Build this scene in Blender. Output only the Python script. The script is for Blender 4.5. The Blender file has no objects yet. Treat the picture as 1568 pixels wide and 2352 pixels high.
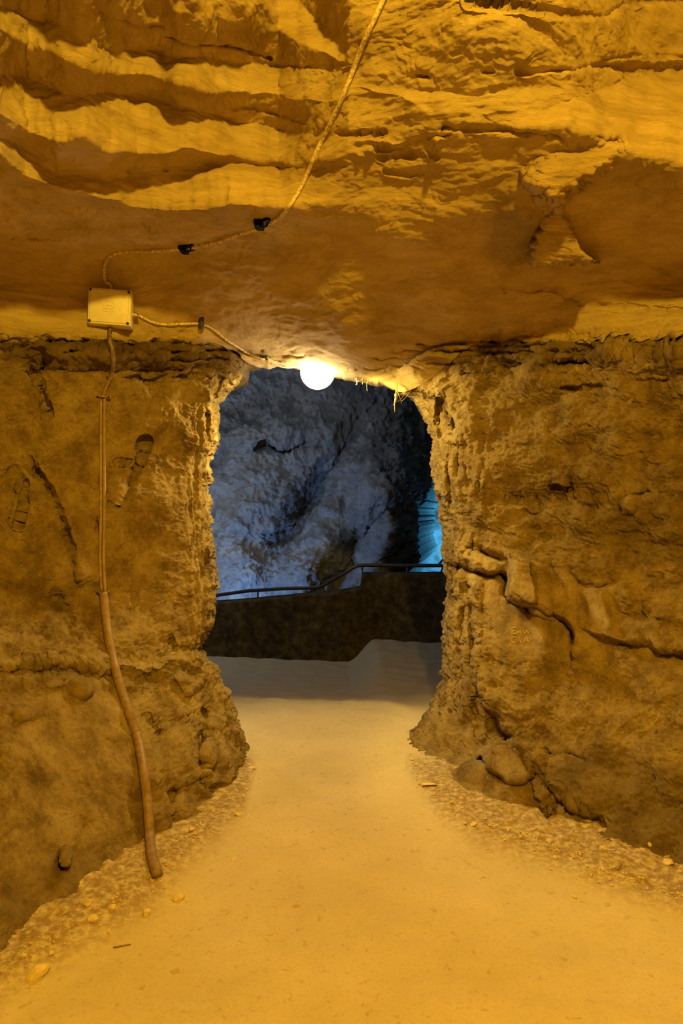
import bpy, bmesh, math, random
import numpy as np
from mathutils import Vector, Matrix

C = bpy.context.scene.collection
scene = bpy.context.scene
# ------------------------------------------------------------------ camera
W, H, F = 1568.0, 2352.0, 1568.0            # frame and focal length in pixels (24 mm lens on a 36 mm tall frame)
CX, CY, EYE = 784.0, 1176.0, 1.45
cam = bpy.data.cameras.new('camera')
cam.sensor_fit = 'VERTICAL'
cam.sensor_height = 36.0
cam.sensor_width = 24.0
cam.lens = 36.0 * F / H
cam.clip_start = 0.02
cam_o = bpy.data.objects.new('camera', cam)
cam_o.location = (0, 0, EYE)
cam_o.rotation_euler = (math.pi / 2, 0, 0)
C.objects.link(cam_o)
scene.camera = cam_o

# ------------------------------------------------------------------ world, light, exposure
world = bpy.data.worlds.new('cave_air')
scene.world = world
world.use_nodes = True
wn = world.node_tree.nodes
wn['Background'].inputs[0].default_value = (0.02, 0.02, 0.025, 1)
wn['Background'].inputs[1].default_value = 0.0
scene.view_settings.view_transform = 'Standard'
scene.view_settings.look = 'None'
scene.view_settings.gamma = 1.0
scene.view_settings.exposure = 0.0
scene.view_settings.use_curve_mapping = False
scene.cycles.use_denoising = True
scene.cycles.use_adaptive_sampling = True
scene.cycles.adaptive_threshold = 0.02
scene.cycles.max_bounces = 6
scene.cycles.diffuse_bounces = 4


def light(name, kind, loc, power, color, radius=0.05, target=None, angle=None, blend=0.1):
    d = bpy.data.lights.new(name, kind)
    d.energy = power
    d.color = color
    d.shadow_soft_size = radius
    if kind == 'SPOT':
        d.spot_size = math.radians(angle)
        d.spot_blend = blend
    o = bpy.data.objects.new(name, d)
    o.location = loc
    if target is not None:
        o.rotation_euler = (Vector(target) - Vector(loc)).to_track_quat('-Z', 'Y').to_euler()
    C.objects.link(o)
    return o


LAMP_Y = 4.32                                # depth of the bulb in the doorway
BULB = ((729 - CX) / F * LAMP_Y, LAMP_Y, EYE - (855 - CY) / F * LAMP_Y)
light('chamber_lamp_light', 'POINT', (0.45, -0.35, 3.42), 530, (1.0, 0.60, 0.042), 0.07)
AIM = Vector((-0.20, -0.50, -0.86)).normalized()
light('bulb_light', 'SPOT', Vector(BULB) + Vector((0, 0, -0.13)), 85, (1.0, 0.70, 0.19), 0.05,
      target=Vector(BULB) + AIM * 2, angle=118, blend=0.06)
for sx, pw in ((-1, 30), (1, 62)):           # the bulb's sideways light, grazing both jambs
    side = Vector((sx, -0.16, -0.80)).normalized()
    light('bulb_side_light', 'SPOT', Vector(BULB) + side * 0.14, pw, (1.0, 0.72, 0.17), 0.05, target=Vector(BULB) + side * 2, angle=100, blend=0.3)
light('pit_blue_light', 'POINT', (-1.5, 8.7, -0.1), 100, (0.22, 0.46, 1.0), 0.15)
light('far_grey_light', 'POINT', (-3.4, 8.3, 1.5), 100, (0.74, 0.84, 1.0), 0.2)
light('far_front_light', 'POINT', (-1.2, 7.6, 3.3), 55, (0.74, 0.84, 1.0), 0.2)  # added frontal fill, evens the light on the far rock
light('far_cyan_light', 'POINT', (3.3, 15.0, 0.4), 520, (0.10, 0.55, 1.0), 0.15)

# ------------------------------------------------------------------ small numeric helpers
RNG = np.random.RandomState(7)
_perm = RNG.permutation(256).astype(np.int32)
_perm = np.concatenate([_perm, _perm, _perm])
_g = RNG.normal(size=(256, 3))
_g = (_g / np.linalg.norm(_g, axis=1)[:, None]).astype(np.float32)


def pn(P, scale, seed=0):
    """gradient noise, about -1..1, at points P (...,3)"""
    Q = np.asarray(P, np.float32) * np.asarray(scale, np.float32) + np.float32(seed * 17.31 + 5000.0)
    I = np.floor(Q).astype(np.int32)
    f = Q - I
    I &= 255
    w = f * f * f * (f * (f * 6 - 15) + 10)
    out = 0
    for dx in (0, 1):
        wx = w[..., 0] if dx else 1 - w[..., 0]
        hx = _perm[I[..., 0] + dx]
        for dy in (0, 1):
            wy = w[..., 1] if dy else 1 - w[..., 1]
            hy = _perm[hx + I[..., 1] + dy]
            for dz in (0, 1):
                wz = w[..., 2] if dz else 1 - w[..., 2]
                g = _g[_perm[hy + I[..., 2] + dz] & 255]
                out = out + wx * wy * wz * (g[..., 0] * (f[..., 0] - dx) + g[..., 1] * (f[..., 1] - dy) + g[..., 2] * (f[..., 2] - dz))
    return out * 1.6


def fbm(P, scale, octaves=4, seed=0, gain=0.5, ridge=False):
    a, s, out = 1.0, np.asarray(scale, float), 0
    for k in range(octaves):
        n = pn(P, s, seed + k * 3.7)
        if ridge:
            n = 1 - 2 * np.abs(n)
        out = out + a * n
        a *= gain
        s = s * 2.03
    return out


def S(x):
    x = np.clip(x, 0, 1)
    return x * x * (3 - 2 * x)


def poly(pts):
    a = np.array(pts, float)
    return lambda u: np.interp(u, a[:, 0], a[:, 1])


def n1(x, scale, seed):
    x = np.asarray(x, float)
    return pn(np.stack([x * scale, np.zeros_like(x) + seed * 3.1, np.zeros_like(x) + 0.37], -1), 1.0, seed)


def tps(pts):
    p = np.array(pts, float)
    xy, val = p[:, :2] / 500.0, p[:, 2]
    n = len(p)

    def k(r2):
        return 0.5 * r2 * np.log(r2 + 1e-9)
    d2 = ((xy[:, None] - xy[None]) ** 2).sum(-1)
    A = np.zeros((n + 3, n + 3))
    A[:n, :n] = k(d2) + np.eye(n) * 2e-3
    A[:n, n] = 1
    A[:n, n + 1:] = xy
    A[n, :n] = 1
    A[n + 1:, :n] = xy.T
    w = np.linalg.solve(A, np.concatenate([val, [0, 0, 0]]))

    def ev(u, v):
        q = np.stack([np.ravel(u), np.ravel(v)], -1) / 500.0
        out = np.zeros(len(q))
        for i in range(n):
            out += w[i] * k(((q - xy[i]) ** 2).sum(-1))
        return (out + w[n] + q @ w[n + 1:]).reshape(np.shape(u))
    return ev


class Raster:
    """a field over the picture directions, sampled every few pixels"""

    def __init__(s, u0, v0, u1, v1, step):
        s.u0, s.v0, s.step = u0, v0, step
        s.us = np.arange(u0, u1 + step, step, dtype=float)
        s.vs = np.arange(v0, v1 + step, step, dtype=float)
        s.U, s.V = np.meshgrid(s.us, s.vs)
        s.a = np.zeros(s.U.shape)

    def win(s, pts, pad):
        p = np.array(pts, float)
        i0 = int(np.clip((p[:, 0].min() - pad - s.u0) / s.step, 0, len(s.us)))
        i1 = int(np.clip((p[:, 0].max() + pad - s.u0) / s.step + 1, 0, len(s.us)))
        j0 = int(np.clip((p[:, 1].min() - pad - s.v0) / s.step, 0, len(s.vs)))
        j1 = int(np.clip((p[:, 1].max() + pad - s.v0) / s.step + 1, 0, len(s.vs)))
        return slice(j0, j1), slice(i0, i1)

    def dist(s, pts, sl, jitter=0, seed=1):
        U, V = s.U[sl], s.V[sl]
        if jitter:
            Q = np.stack([U, V, np.zeros_like(U)], -1)
            U = U + jitter * fbm(Q, 1 / 26.0, 3, seed)
            V = V + jitter * fbm(Q, 1 / 26.0, 3, seed + 9)
        p = np.array(pts, float)
        best = np.full(U.shape, 1e9)
        side = np.zeros(U.shape)
        for a, b in zip(p[:-1], p[1:]):
            e = b - a
            t = np.clip(((U - a[0]) * e[0] + (V - a[1]) * e[1]) / (e @ e + 1e-9), 0, 1)
            dx, dy = U - a[0] - t * e[0], V - a[1] - t * e[1]
            d = np.hypot(dx, dy)
            c = e[0] * (V - a[1]) - e[1] * (U - a[0])
            m = d < best
            best[m] = d[m]
            side[m] = np.sign(c[m])
        return best, side, U, V

    def groove(s, pts, width, depth, jitter=4, seed=1, taper=True):
        sl = s.win(pts, width * 3 + jitter * 2)
        d, _, U, V = s.dist(pts, sl, jitter, seed)
        m = 0.75 + 0.5 * pn(np.stack([U, V, np.zeros_like(U)], -1), 1 / 22.0, seed + 4)
        s.a[sl] -= depth * np.clip(m, 0.15, 1.4) * np.exp(-(d / width) ** 2)

    def shelf(s, pts, height, reach, soft=3, jitter=4, seed=1):
        """raise the side on the left hand of the polyline, fading out over reach pixels: one ledge edge"""
        sl = s.win(pts, reach)
        d, side, U, V = s.dist(pts, sl, jitter, seed)
        up = S((d * side + soft) / (2 * soft))
        s.a[sl] += height * up * (1 - S(d / reach))

    def plate(s, pts, height, soft=4, jitter=4, seed=1):
        pts = list(pts) + [pts[0]]
        sl = s.win(pts, soft * 2 + jitter * 2)
        d, _, U, V = s.dist(pts, sl, jitter, seed)
        ins = np.zeros(U.shape, bool)
        for (x0, y0), (x1, y1) in zip(pts[:-1], pts[1:]):
            c = ((y0 > V) != (y1 > V))
            with np.errstate(divide='ignore', invalid='ignore'):
                xi = (x1 - x0) * (V - y0) / (y1 - y0 + 1e-12) + x0
            ins ^= c & (U < xi)
        sd = np.where(ins, d, -d)
        s.a[sl] += height * S((sd + soft) / (2 * soft))

    def facet(s, pts, amp, soft=3, jitter=4, seed=1, lie=0.2):
        """inside the outline the face is turned towards the viewer: its lower edge stands out, its upper edge lies back"""
        v0, v1 = min(q[1] for q in pts), max(q[1] for q in pts)
        keep = s.a
        s.a = np.zeros_like(keep)
        s.plate(pts, 1.0, soft, jitter, seed)
        s.a = keep + s.a * amp * ((s.V - v0) / (v1 - v0) - lie)

    def blob(s, u, v, ru, rv, height, rot=0):
        sl = s.win([(u, v)], 3 * max(ru, rv))
        U, V = s.U[sl] - u, s.V[sl] - v
        c, q = math.cos(rot), math.sin(rot)
        s.a[sl] += height * np.exp(-((U * c + V * q) / ru) ** 2 - ((-U * q + V * c) / rv) ** 2)

    def __call__(s, u, v):
        x = np.clip((u - s.u0) / s.step, 0, len(s.us) - 1.001)
        y = np.clip((v - s.v0) / s.step, 0, len(s.vs) - 1.001)
        i, j = x.astype(int), y.astype(int)
        fx, fy = x - i, y - j
        a = s.a
        return (a[j, i] * (1 - fx) + a[j, i + 1] * fx) * (1 - fy) + (a[j + 1, i] * (1 - fx) + a[j + 1, i + 1] * fx) * fy


def ray(u, v, D):
    """world point in picture direction (u, v) at depth D"""
    return np.stack([(u - CX) / F * D, D + 0 * u, EYE - (v - CY) / F * D], -1)


def grid_normals(P, flip=1):
    du = np.gradient(P, axis=1)
    dv = np.gradient(P, axis=0)
    n = np.cross(du, dv)
    n /= np.linalg.norm(n, axis=-1, keepdims=True) + 1e-12
    to_cam = np.array([0, 0, EYE]) - P
    s = np.sign((n * to_cam).sum(-1, keepdims=True))
    s[s == 0] = 1
    return n * s


def grid_object(name, P, mat, attrs=None, flip=False, parent=None):
    h, w = P.shape[:2]
    idx = np.arange(h * w, dtype=np.int32).reshape(h, w)
    q = np.stack([idx[:-1, :-1], idx[:-1, 1:], idx[1:, 1:], idx[1:, :-1]], -1).reshape(-1, 4)
    if flip:
        q = q[:, ::-1]
    me = bpy.data.meshes.new(name)
    me.vertices.add(h * w)
    me.vertices.foreach_set('co', np.ascontiguousarray(P.reshape(-1), np.float32))
    me.loops.add(q.size)
    me.loops.foreach_set('vertex_index', np.ascontiguousarray(q.reshape(-1), np.int32))
    me.polygons.add(len(q))
    me.polygons.foreach_set('loop_start', np.arange(0, q.size, 4, dtype=np.int32))
    me.polygons.foreach_set('use_smooth', np.ones(len(q), bool))
    me.update(calc_edges=True)
    for k, a in (attrs or {}).items():
        at = me.attributes.new(k, 'FLOAT', 'POINT')
        at.data.foreach_set('value', np.ascontiguousarray(a.reshape(-1), np.float32))
    me.materials.append(mat)
    o = bpy.data.objects.new(name, me)
    C.objects.link(o)
    o.parent = parent
    return o


def structure(o):
    o['kind'] = 'structure'
    return o


# ------------------------------------------------------------------ materials
def new_mat(name):
    m = bpy.data.materials.new(name)
    m.use_nodes = True
    nt = m.node_tree
    b = nt.nodes['Principled BSDF']
    b.inputs['Specular IOR Level'].default_value = 0.15
    b.inputs['Roughness'].default_value = 0.9
    return m, nt, b


def node(nt, t, **kw):
    n = nt.nodes.new(t)
    for k, v in kw.items():
        if k in n.inputs:
            n.inputs[k].default_value = v
        else:
            setattr(n, k, v)
    return n


def ramp(nt, src, stops):
    r = nt.nodes.new('ShaderNodeValToRGB')
    e = r.color_ramp.elements
    while len(e) < len(stops):
        e.new(0.5)
    for k, (p, c) in zip(e, stops):
        k.position = p
        k.color = (*c, 1) if len(c) == 3 else c
    nt.links.new(src, r.inputs[0])
    return r.outputs[0]


def mix(nt, fac, a, b, mode='MIX'):
    m = nt.nodes.new('ShaderNodeMix')
    m.data_type = 'RGBA'
    m.blend_type = mode
    for s, x in ((m.inputs[0], fac), (m.inputs[6], a), (m.inputs[7], b)):
        if hasattr(x, 'links'):
            nt.links.new(x, s)
        elif isinstance(x, (int, float)):
            s.default_value = x
        else:
            s.default_value = (*x, 1)
    return m.outputs[2]


def rock(name, dark, mid, light_, stain=(0.12, 0.07, 0.03), stretch=(1, 1, 1), scale=1.0, bump=1.0,
         mottle=0.6, crust=0.35, fine=1.0):
    m, nt, b = new_mat(name)
    L = nt.links.new
    tc = node(nt, 'ShaderNodeTexCoord')
    mp = node(nt, 'ShaderNodeMapping')
    mp.inputs['Scale'].default_value = stretch
    L(tc.outputs['Object'], mp.inputs[0])
    co = mp.outputs[0]

    def noise(s, d, r=0.6, dist=0.0):
        n = node(nt, 'ShaderNodeTexNoise', Scale=s * scale, Detail=d, Roughness=r, Distortion=dist)
        L(co, n.inputs['Vector'])
        return n.outputs['Fac']
    big = noise(1.7, 5, 0.6, 0.3)
    md = noise(7.5, 7, 0.68, 0.2)
    fn = noise(48, 7, 0.78)
    vf = noise(210, 3, 0.7)
    c = ramp(nt, big, [(0.36, dark), (0.5, mid), (0.66, light_)])
    c2 = ramp(nt, md, [(0.38, dark), (0.50, mid), (0.64, light_)])
    c = mix(nt, mottle, c, c2)
    cr = ramp(nt, fn, [(0.56, (0, 0, 0)), (0.66, (1, 1, 1))])
    cm = node(nt, 'ShaderNodeMath', operation='MULTIPLY')
    L(cr, cm.inputs[0])
    cm.inputs[1].default_value = crust
    c = mix(nt, cm.outputs[0], c, light_)
    dk = ramp(nt, fn, [(0.34, (1, 1, 1)), (0.44, (0, 0, 0))])
    dm = node(nt, 'ShaderNodeMath', operation='MULTIPLY')
    L(dk, dm.inputs[0])
    dm.inputs[1].default_value = crust
    c = mix(nt, dm.outputs[0], c, dark)
    at = node(nt, 'ShaderNodeAttribute', attribute_name='stain')
    c = mix(nt, at.outputs['Fac'], c, stain)
    L(c, b.inputs['Base Color'])
    ad = node(nt, 'ShaderNodeMath', operation='MULTIPLY_ADD')
    L(fn, ad.inputs[0])
    ad.inputs[1].default_value = 1.0
    L(md, ad.inputs[2])
    ad2 = node(nt, 'ShaderNodeMath', operation='MULTIPLY_ADD')
    L(vf, ad2.inputs[0])
    ad2.inputs[1].default_value = 0.35 * fine
    L(ad.outputs[0], ad2.inputs[2])
    bp = node(nt, 'ShaderNodeBump', Strength=0.9, Distance=0.020 * bump)
    L(ad2.outputs[0], bp.inputs['Height'])
    L(bp.outputs[0], b.inputs['Normal'])
    b.inputs['Roughness'].default_value = 0.95
    return m


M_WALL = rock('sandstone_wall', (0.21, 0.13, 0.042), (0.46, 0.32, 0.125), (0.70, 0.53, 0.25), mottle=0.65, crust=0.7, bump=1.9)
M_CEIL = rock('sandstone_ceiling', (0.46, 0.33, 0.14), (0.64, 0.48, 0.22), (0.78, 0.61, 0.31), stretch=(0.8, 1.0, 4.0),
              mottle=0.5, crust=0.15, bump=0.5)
M_FAR = rock('grey_far_rock', (0.22, 0.22, 0.22), (0.40, 0.40, 0.40), (0.60, 0.60, 0.58), scale=0.5, bump=4.0, mottle=0.5, crust=0.6)
M_PAR = rock('dark_damp_concrete', (0.016, 0.012, 0.006), (0.045, 0.034, 0.014), (0.10, 0.076, 0.032), mottle=0.7, crust=0.4, bump=0.5, scale=1.5)
M_STONE = rock('loose_stone', (0.55, 0.42, 0.21), (0.72, 0.57, 0.30), (0.82, 0.68, 0.4), scale=0.5, mottle=0.4, crust=0.2, bump=0.06)


def floor_mat():
    m, nt, b = new_mat('trodden_sand_floor')
    L = nt.links.new
    tc = node(nt, 'ShaderNodeTexCoord')

    def noise(s, d, r=0.6):
        n = node(nt, 'ShaderNodeTexNoise', Scale=s, Detail=d, Roughness=r)
        L(tc.outputs['Object'], n.inputs['Vector'])
        return n.outputs['Fac']
    c = ramp(nt, noise(2.2, 6), [(0.3, (0.52, 0.43, 0.25)), (0.6, (0.60, 0.50, 0.31)), (0.75, (0.64, 0.54, 0.35))])
    sp = noise(22, 6, 0.72)
    k = ramp(nt, sp, [(0.33, (1, 1, 1)), (0.42, (0, 0, 0))])
    km = node(nt, 'ShaderNodeMath', operation='MULTIPLY')
    L(k, km.inputs[0])
    km.inputs[1].default_value = 0.6
    c = mix(nt, km.outputs[0], c, (0.36, 0.25, 0.11))
    at = node(nt, 'ShaderNodeAttribute', attribute_name='rubble')
    mm = node(nt, 'ShaderNodeMath', operation='MULTIPLY')
    rb = ramp(nt, noise(34, 5, 0.7), [(0.42, (1, 1, 1)), (0.66, (0, 0, 0))])
    L(at.outputs['Fac'], mm.inputs[0])
    L(rb, mm.inputs[1])
    c = mix(nt, mm.outputs[0], c, (0.27, 0.18, 0.085))
    gr = ramp(nt, noise(75, 4, 0.75), [(0.38, (1, 1, 1)), (0.5, (0, 0, 0))])
    gm = node(nt, 'ShaderNodeMath', operation='MULTIPLY')
    L(gr, gm.inputs[0])
    gm.inputs[1].default_value = 0.22
    c = mix(nt, gm.outputs[0], c, (0.34, 0.24, 0.11))
    ou = node(nt, 'ShaderNodeAttribute', attribute_name='shade_beyond_door')
    c = mix(nt, ou.outputs['Fac'], c, (0.26, 0.21, 0.13))  # dimness of the floor beyond the doorway, put into its colour
    L(c, b.inputs['Base Color'])
    h1 = noise(16, 7, 0.7)
    h2 = noise(120, 4, 0.7)
    ad = node(nt, 'ShaderNodeMath', operation='MULTIPLY_ADD')
    L(h2, ad.inputs[0])
    ad.inputs[1].default_value = 0.25
    L(h1, ad.inputs[2])
    bp = node(nt, 'ShaderNodeBump', Strength=0.7, Distance=0.008)
    L(ad.outputs[0], bp.inputs['Height'])
    L(bp.outputs[0], b.inputs['Normal'])
    return m


M_FLOOR = floor_mat()


def plain(name, col, rough=0.6, spec=0.3, var=0.15, scale=60, metallic=0.0, bump=0.0):
    m, nt, b = new_mat(name)
    tc = node(nt, 'ShaderNodeTexCoord')
    n = node(nt, 'ShaderNodeTexNoise', Scale=scale, Detail=4)
    nt.links.new(tc.outputs['Object'], n.inputs['Vector'])
    lo = tuple(x * (1 - var) for x in col)
    hi = tuple(min(1, x * (1 + var)) for x in col)
    nt.links.new(ramp(nt, n.outputs['Fac'], [(0.35, lo), (0.65, hi)]), b.inputs['Base Color'])
    b.inputs['Roughness'].default_value = rough
    b.inputs['Specular IOR Level'].default_value = spec
    b.inputs['Metallic'].default_value = metallic
    if bump:
        bp = node(nt, 'ShaderNodeBump', Strength=0.5, Distance=bump)
        nt.links.new(n.outputs['Fac'], bp.inputs['Height'])
        nt.links.new(bp.outputs[0], b.inputs['Normal'])
    return m


M_BOX = plain('ivory_plastic', (0.80, 0.74, 0.58), 0.45, 0.4, 0.05)
M_MARK = plain('ivory_plastic_mark', (0.60, 0.52, 0.36), 0.5, 0.3, 0.05)
M_SCREW = plain('dark_screw', (0.05, 0.035, 0.02), 0.5, 0.4, 0.3)
M_CABLE = plain('dusty_cable', (0.62, 0.50, 0.30), 0.7, 0.2, 0.45, 90)
M_CABLE_B = plain('brown_cable', (0.22, 0.15, 0.08), 0.6, 0.3, 0.3, 60)
M_PIPE = plain('brown_conduit', (0.29, 0.20, 0.095), 0.6, 0.3, 0.2, 40)
M_HOSE = plain('brown_hose', (0.24, 0.155, 0.085), 0.55, 0.35, 0.2, 40)
M_BLACK = plain('clip_and_shadow_black', (0.004, 0.004, 0.004), 0.6, 0.1, 0.2)  # near black, for the ceiling clips and the shadow built into them
M_IRON = plain('dark_painted_iron', (0.018, 0.018, 0.02), 0.4, 0.4, 0.3)
M_ROOT = plain('pale_rootlet', (0.70, 0.58, 0.25), 0.9, 0.05, 0.2)
M_PORC = plain('white_lamp_holder', (0.75, 0.72, 0.66), 0.4, 0.4, 0.05)
M_SCRATCH = plain('scratched_stone', (0.58, 0.44, 0.21), 0.95, 0.05, 0.2)

m, nt, b = new_mat('lit_frosted_bulb')
b.inputs['Base Color'].default_value = (0.9, 0.88, 0.8, 1)
b.inputs['Emission Color'].default_value = (1.0, 0.82, 0.52, 1)
b.inputs['Emission Strength'].default_value = 38.0
M_BULB = m

# ------------------------------------------------------------------ the rock shell: depth over picture directions
FLOORV = lambda Y: CY + EYE * F / Y


def zc(u, v, z):
    """control point given by its height above the eye (ceiling)"""
    return (u, v, F * z / (CY - v))


ctrl = [
    # ceiling, left (the ledges multiply this height further down)
    zc(-450, -500, 1.45), zc(-450, 0, 1.26), zc(-450, 300, 1.22), zc(0, -500, 1.42), zc(0, -250, 1.30),
    zc(0, 0, 1.22), zc(0, 200, 1.22), zc(0, 350, 1.22), zc(0, 480, 1.22), zc(200, 500, 1.23), zc(200, 250, 1.22), zc(200, 0, 1.22),
    zc(200, -500, 1.42), zc(400, 480, 1.23), zc(400, 250, 1.22), zc(400, 0, 1.22), zc(550, 490, 1.24), zc(550, 250, 1.25), zc(560, 0, 1.28), zc(500, -500, 1.5),
    # ceiling, middle
    zc(784, 780, 0.965), zc(784, 700, 1.06), zc(784, 600, 1.17), zc(784, 480, 1.26), zc(784, 380, 1.33), zc(784, 250, 1.44),
    zc(784, 100, 1.54), zc(784, 0, 1.60), zc(784, -250, 1.95), zc(784, -500, 2.45),
    # ceiling, right
    zc(1050, 720, 1.04), zc(1050, 600, 1.16), zc(1050, 450, 1.25), zc(1050, 300, 1.34), zc(1050, 150, 1.42), zc(1050, 0, 1.50), zc(1050, -500, 2.45),
    zc(1300, 660, 1.12), zc(1300, 560, 1.20), zc(1300, 420, 1.27), zc(1300, 300, 1.34), zc(1300, 150, 1.42), zc(1300, 0, 1.50), zc(1300, -500, 2.45),
    zc(1568, 640, 1.12), zc(1568, 520, 1.20), zc(1568, 400, 1.24), zc(1568, 170, 1.47), zc(1568, 0, 1.64), zc(1568, -500, 2.4),
    zc(2020, 400, 1.15), zc(2020, 0, 1.55), zc(2020, -500, 2.2),
    # lintel line
    (600, 842, 4.30), (690, 848, 4.34), (784, 862, 4.36), (860, 886, 4.36), (920, 900, 4.30),
    # left wall
    (-450, 600, 2.75), (-450, 800, 2.8), (-450, 1200, 2.8), (-450, 1500, 2.55), (-450, 1800, 2.1), (-450, 2300, 1.65),
    (0, 600, 3.25), (0, 780, 3.32), (0, 900, 3.38), (0, 1200, 3.36), (0, 1450, 3.2), (0, 1560, 2.98), (0, 1700, 2.74), (0, 1900, 2.5), (0, 2200, 2.2), (0, 2300, 2.12),
    (240, 620, 3.45), (240, 780, 3.50), (240, 900, 3.58), (240, 1200, 3.6), (240, 1450, 3.5), (240, 1560, 3.32), (240, 1700, 3.1), (240, 1850, 2.92), (240, 2060, 2.63), (240, 2200, 2.5),
    (440, 640, 3.44), (440, 720, 3.66), (440, 800, 3.80), (440, 900, 3.86), (440, 1200, 3.88), (440, 1470, 3.84), (440, 1560, 3.76), (440, 1700, 3.52), (440, 1890, 3.18), (440, 2000, 3.05),
    (520, 820, 4.0), (500, 900, 3.96), (485, 1000, 3.96), (480, 1200, 3.98), (485, 1400, 3.97), (465, 1490, 3.92), (510, 1600, 3.98), (550, 1700, 4.02), (575, 1770, 3.84), (585, 1880, 3.5),
    # right wall
    (950, 880, 4.22), (1000, 850, 4.1), (1000, 1000, 4.16), (1020, 1250, 4.22), (1030, 1450, 4.2), (1010, 1580, 4.2), (960, 1680, 4.25), (930, 1720, 4.18), (935, 1850, 3.6),
    (1090, 780, 3.86), (1090, 850, 3.94), (1090, 1000, 4.0), (1090, 1250, 4.02), (1090, 1450, 3.98), (1090, 1600, 3.86), (1090, 1720, 3.76), (1100, 1860, 3.38), (1100, 1950, 3.2),
    (1300, 750, 3.52), (1300, 850, 3.58), (1300, 1000, 3.64), (1300, 1250, 3.66), (1300, 1450, 3.62), (1300, 1650, 3.44), (1300, 1800, 3.26), (1300, 1920, 3.06), (1300, 2050, 2.85),
    (1568, 740, 3.14), (1568, 900, 3.22), (1568, 1200, 3.26), (1568, 1450, 3.22), (1568, 1700, 3.02), (1568, 1900, 2.84), (1568, 2030, 2.70), (1568, 2150, 2.55),
    (2020, 700, 2.6), (2020, 1200, 2.65), (2020, 1700, 2.4), (2020, 2150, 2.1), (2020, 2300, 2.0),
]
base = Raster(-480, -520, 2060, 2340, 10)
base.a = tps([(u, v, math.log(d)) for u, v, d in ctrl])(base.U, base.V)

# ledges of the ceiling: (top line, bottom line, strength over u); between the lines the rock faces the camera
ledges = [
    ([(-450, 300), (0, 318), (60, 345), (130, 400), (250, 412), (430, 396), (530, 376), (680, 384), (800, 396)],
     [(-450, 380), (0, 352), (60, 405), (120, 432), (180, 446), (300, 478), (420, 488), (520, 478), (700, 470), (800, 440)],
     [(-450, 1), (500, 1.0), (640, 1.0), (700, 0.55), (800, 0)]),
    ([(-450, 160), (0, 176), (60, 180), (110, 194), (150, 217), (230, 216), (370, 228), (410, 256), (500, 262), (560, 280), (680, 300), (800, 320)],
     [(-450, 330), (0, 262), (60, 300), (130, 322), (190, 310), (250, 342), (350, 350), (450, 345), (540, 362), (680, 374), (800, 350)],
     [(-450, 1), (500, 1.0), (620, 1.0), (700, 0.5), (830, 0)]),
    ([(-450, -60), (0, 8), (50, 40), (150, 58), (220, 104), (330, 120), (450, 134), (600, 146), (740, 152), (850, 180)],
     [(-450, 40), (0, 72), (70, 100), (130, 122), (200, 144), (300, 166), (420, 190), (500, 214), (560, 208), (650, 220), (740, 236), (850, 225)],
     [(-450, 1), (400, 1.0), (600, 0.9), (740, 0.45), (850, 0)]),
    ([(500, -300), (560, -200), (640, -30), (700, 20), (790, 108), (840, 150)],
     [(500, -260), (560, -140), (600, 4), (640, 62), (700, 100), (790, 152), (840, 165)],
     [(500, 0), (590, 1.0), (740, 0.9), (800, 0.2), (840, 0)]),
    ([(1000, 270), (1150, 268), (1300, 232), (1450, 176), (1568, 172), (2020, 160)],
     [(1000, 285), (1150, 300), (1300, 286), (1380, 330), (1450, 342), (1568, 372), (2020, 420)],
     [(1000, 0), (1150, 0.3), (1300, 0.75), (1450, 1.0), (2020, 1.0)]),
    ([(760, 180), (900, 205), (1100, 215), (1250, 200), (1400, 190)],
     [(760, 190), (900, 222), (1000, 262), (1100, 262), (1250, 244), (1400, 200)],
     [(760, 0), (900, 0.35), (1050, 0.45), (1250, 0.35), (1400, 0)]),
]
lr = Raster(-480, -520, 2060, 860, 2)
for i, (top, bot, amp) in enumerate(ledges):
    jt = 9 * fbm(np.stack([lr.us, np.full_like(lr.us, 3.0 * i), np.zeros_like(lr.us)], -1), 1 / 75.0, 3, 11 + i, 0.42)
    jb = 10 * fbm(np.stack([lr.us, np.full_like(lr.us, 3.0 * i + 1.3), np.zeros_like(lr.us)], -1), 1 / 65.0, 3, 31 + i, 0.42)
    vt = poly(top)(lr.us) + jt
    vb_ = poly(bot)(lr.us) + jb
    vb_ = np.maximum(vb_, vt + 4)
    a = poly(amp)(lr.us)
    t = np.clip((vb_[None] - lr.V) / (vb_ - vt)[None], 0, 1)
    lr.a += a[None] * t * np.log((CY - poly(top)(lr.us)) / (CY - poly(bot)(lr.us)))[None]

# relief (metres towards the viewer) that belongs to particular places on the rock
rel = Raster(-480, -520, 2060, 2340, 2)
G, ST, PL, BL = rel.groove, rel.shelf, rel.plate, rel.blob
# ceiling cracks and hollows
G([(30, 543), (120, 548), (240, 556), (300, 560), (345, 566)], 4, 0.02, 5, 1)
G([(190, 10), (300, 50), (380, 60)], 5, 0.015, 5, 2)
G([(380, 82), (450, 103), (520, 104), (620, 132)], 4, 0.03, 4, 3)
G([(530, 250), (560, 246), (640, 262), (700, 282)], 4, 0.02, 4, 4)
G([(620, 150), (740, 152), (785, 150)], 4, 0.02, 4, 5)
G([(285, 395), (380, 392), (445, 386), (500, 378)], 5, 0.025, 4, 6)
G([(1080, -4), (1180, 10), (1260, 26), (1330, 36), (1385, 36), (1425, 10), (1480, 2), (1568, 4)], 7, 0.03, 4, 7)
G([(1190, 168), (1290, 160), (1350, 152), (1420, 150)], 5, 0.03, 3, 8)
G([(1400, 152), (1450, 160), (1568, 158), (1700, 158)], 12, 0.07, 3, 9)
G([(1385, 137), (1440, 130), (1470, 128)], 4, 0.02, 3, 10)
G([(1515, 130), (1568, 132), (1640, 132)], 4, 0.025, 2, 10)
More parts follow.
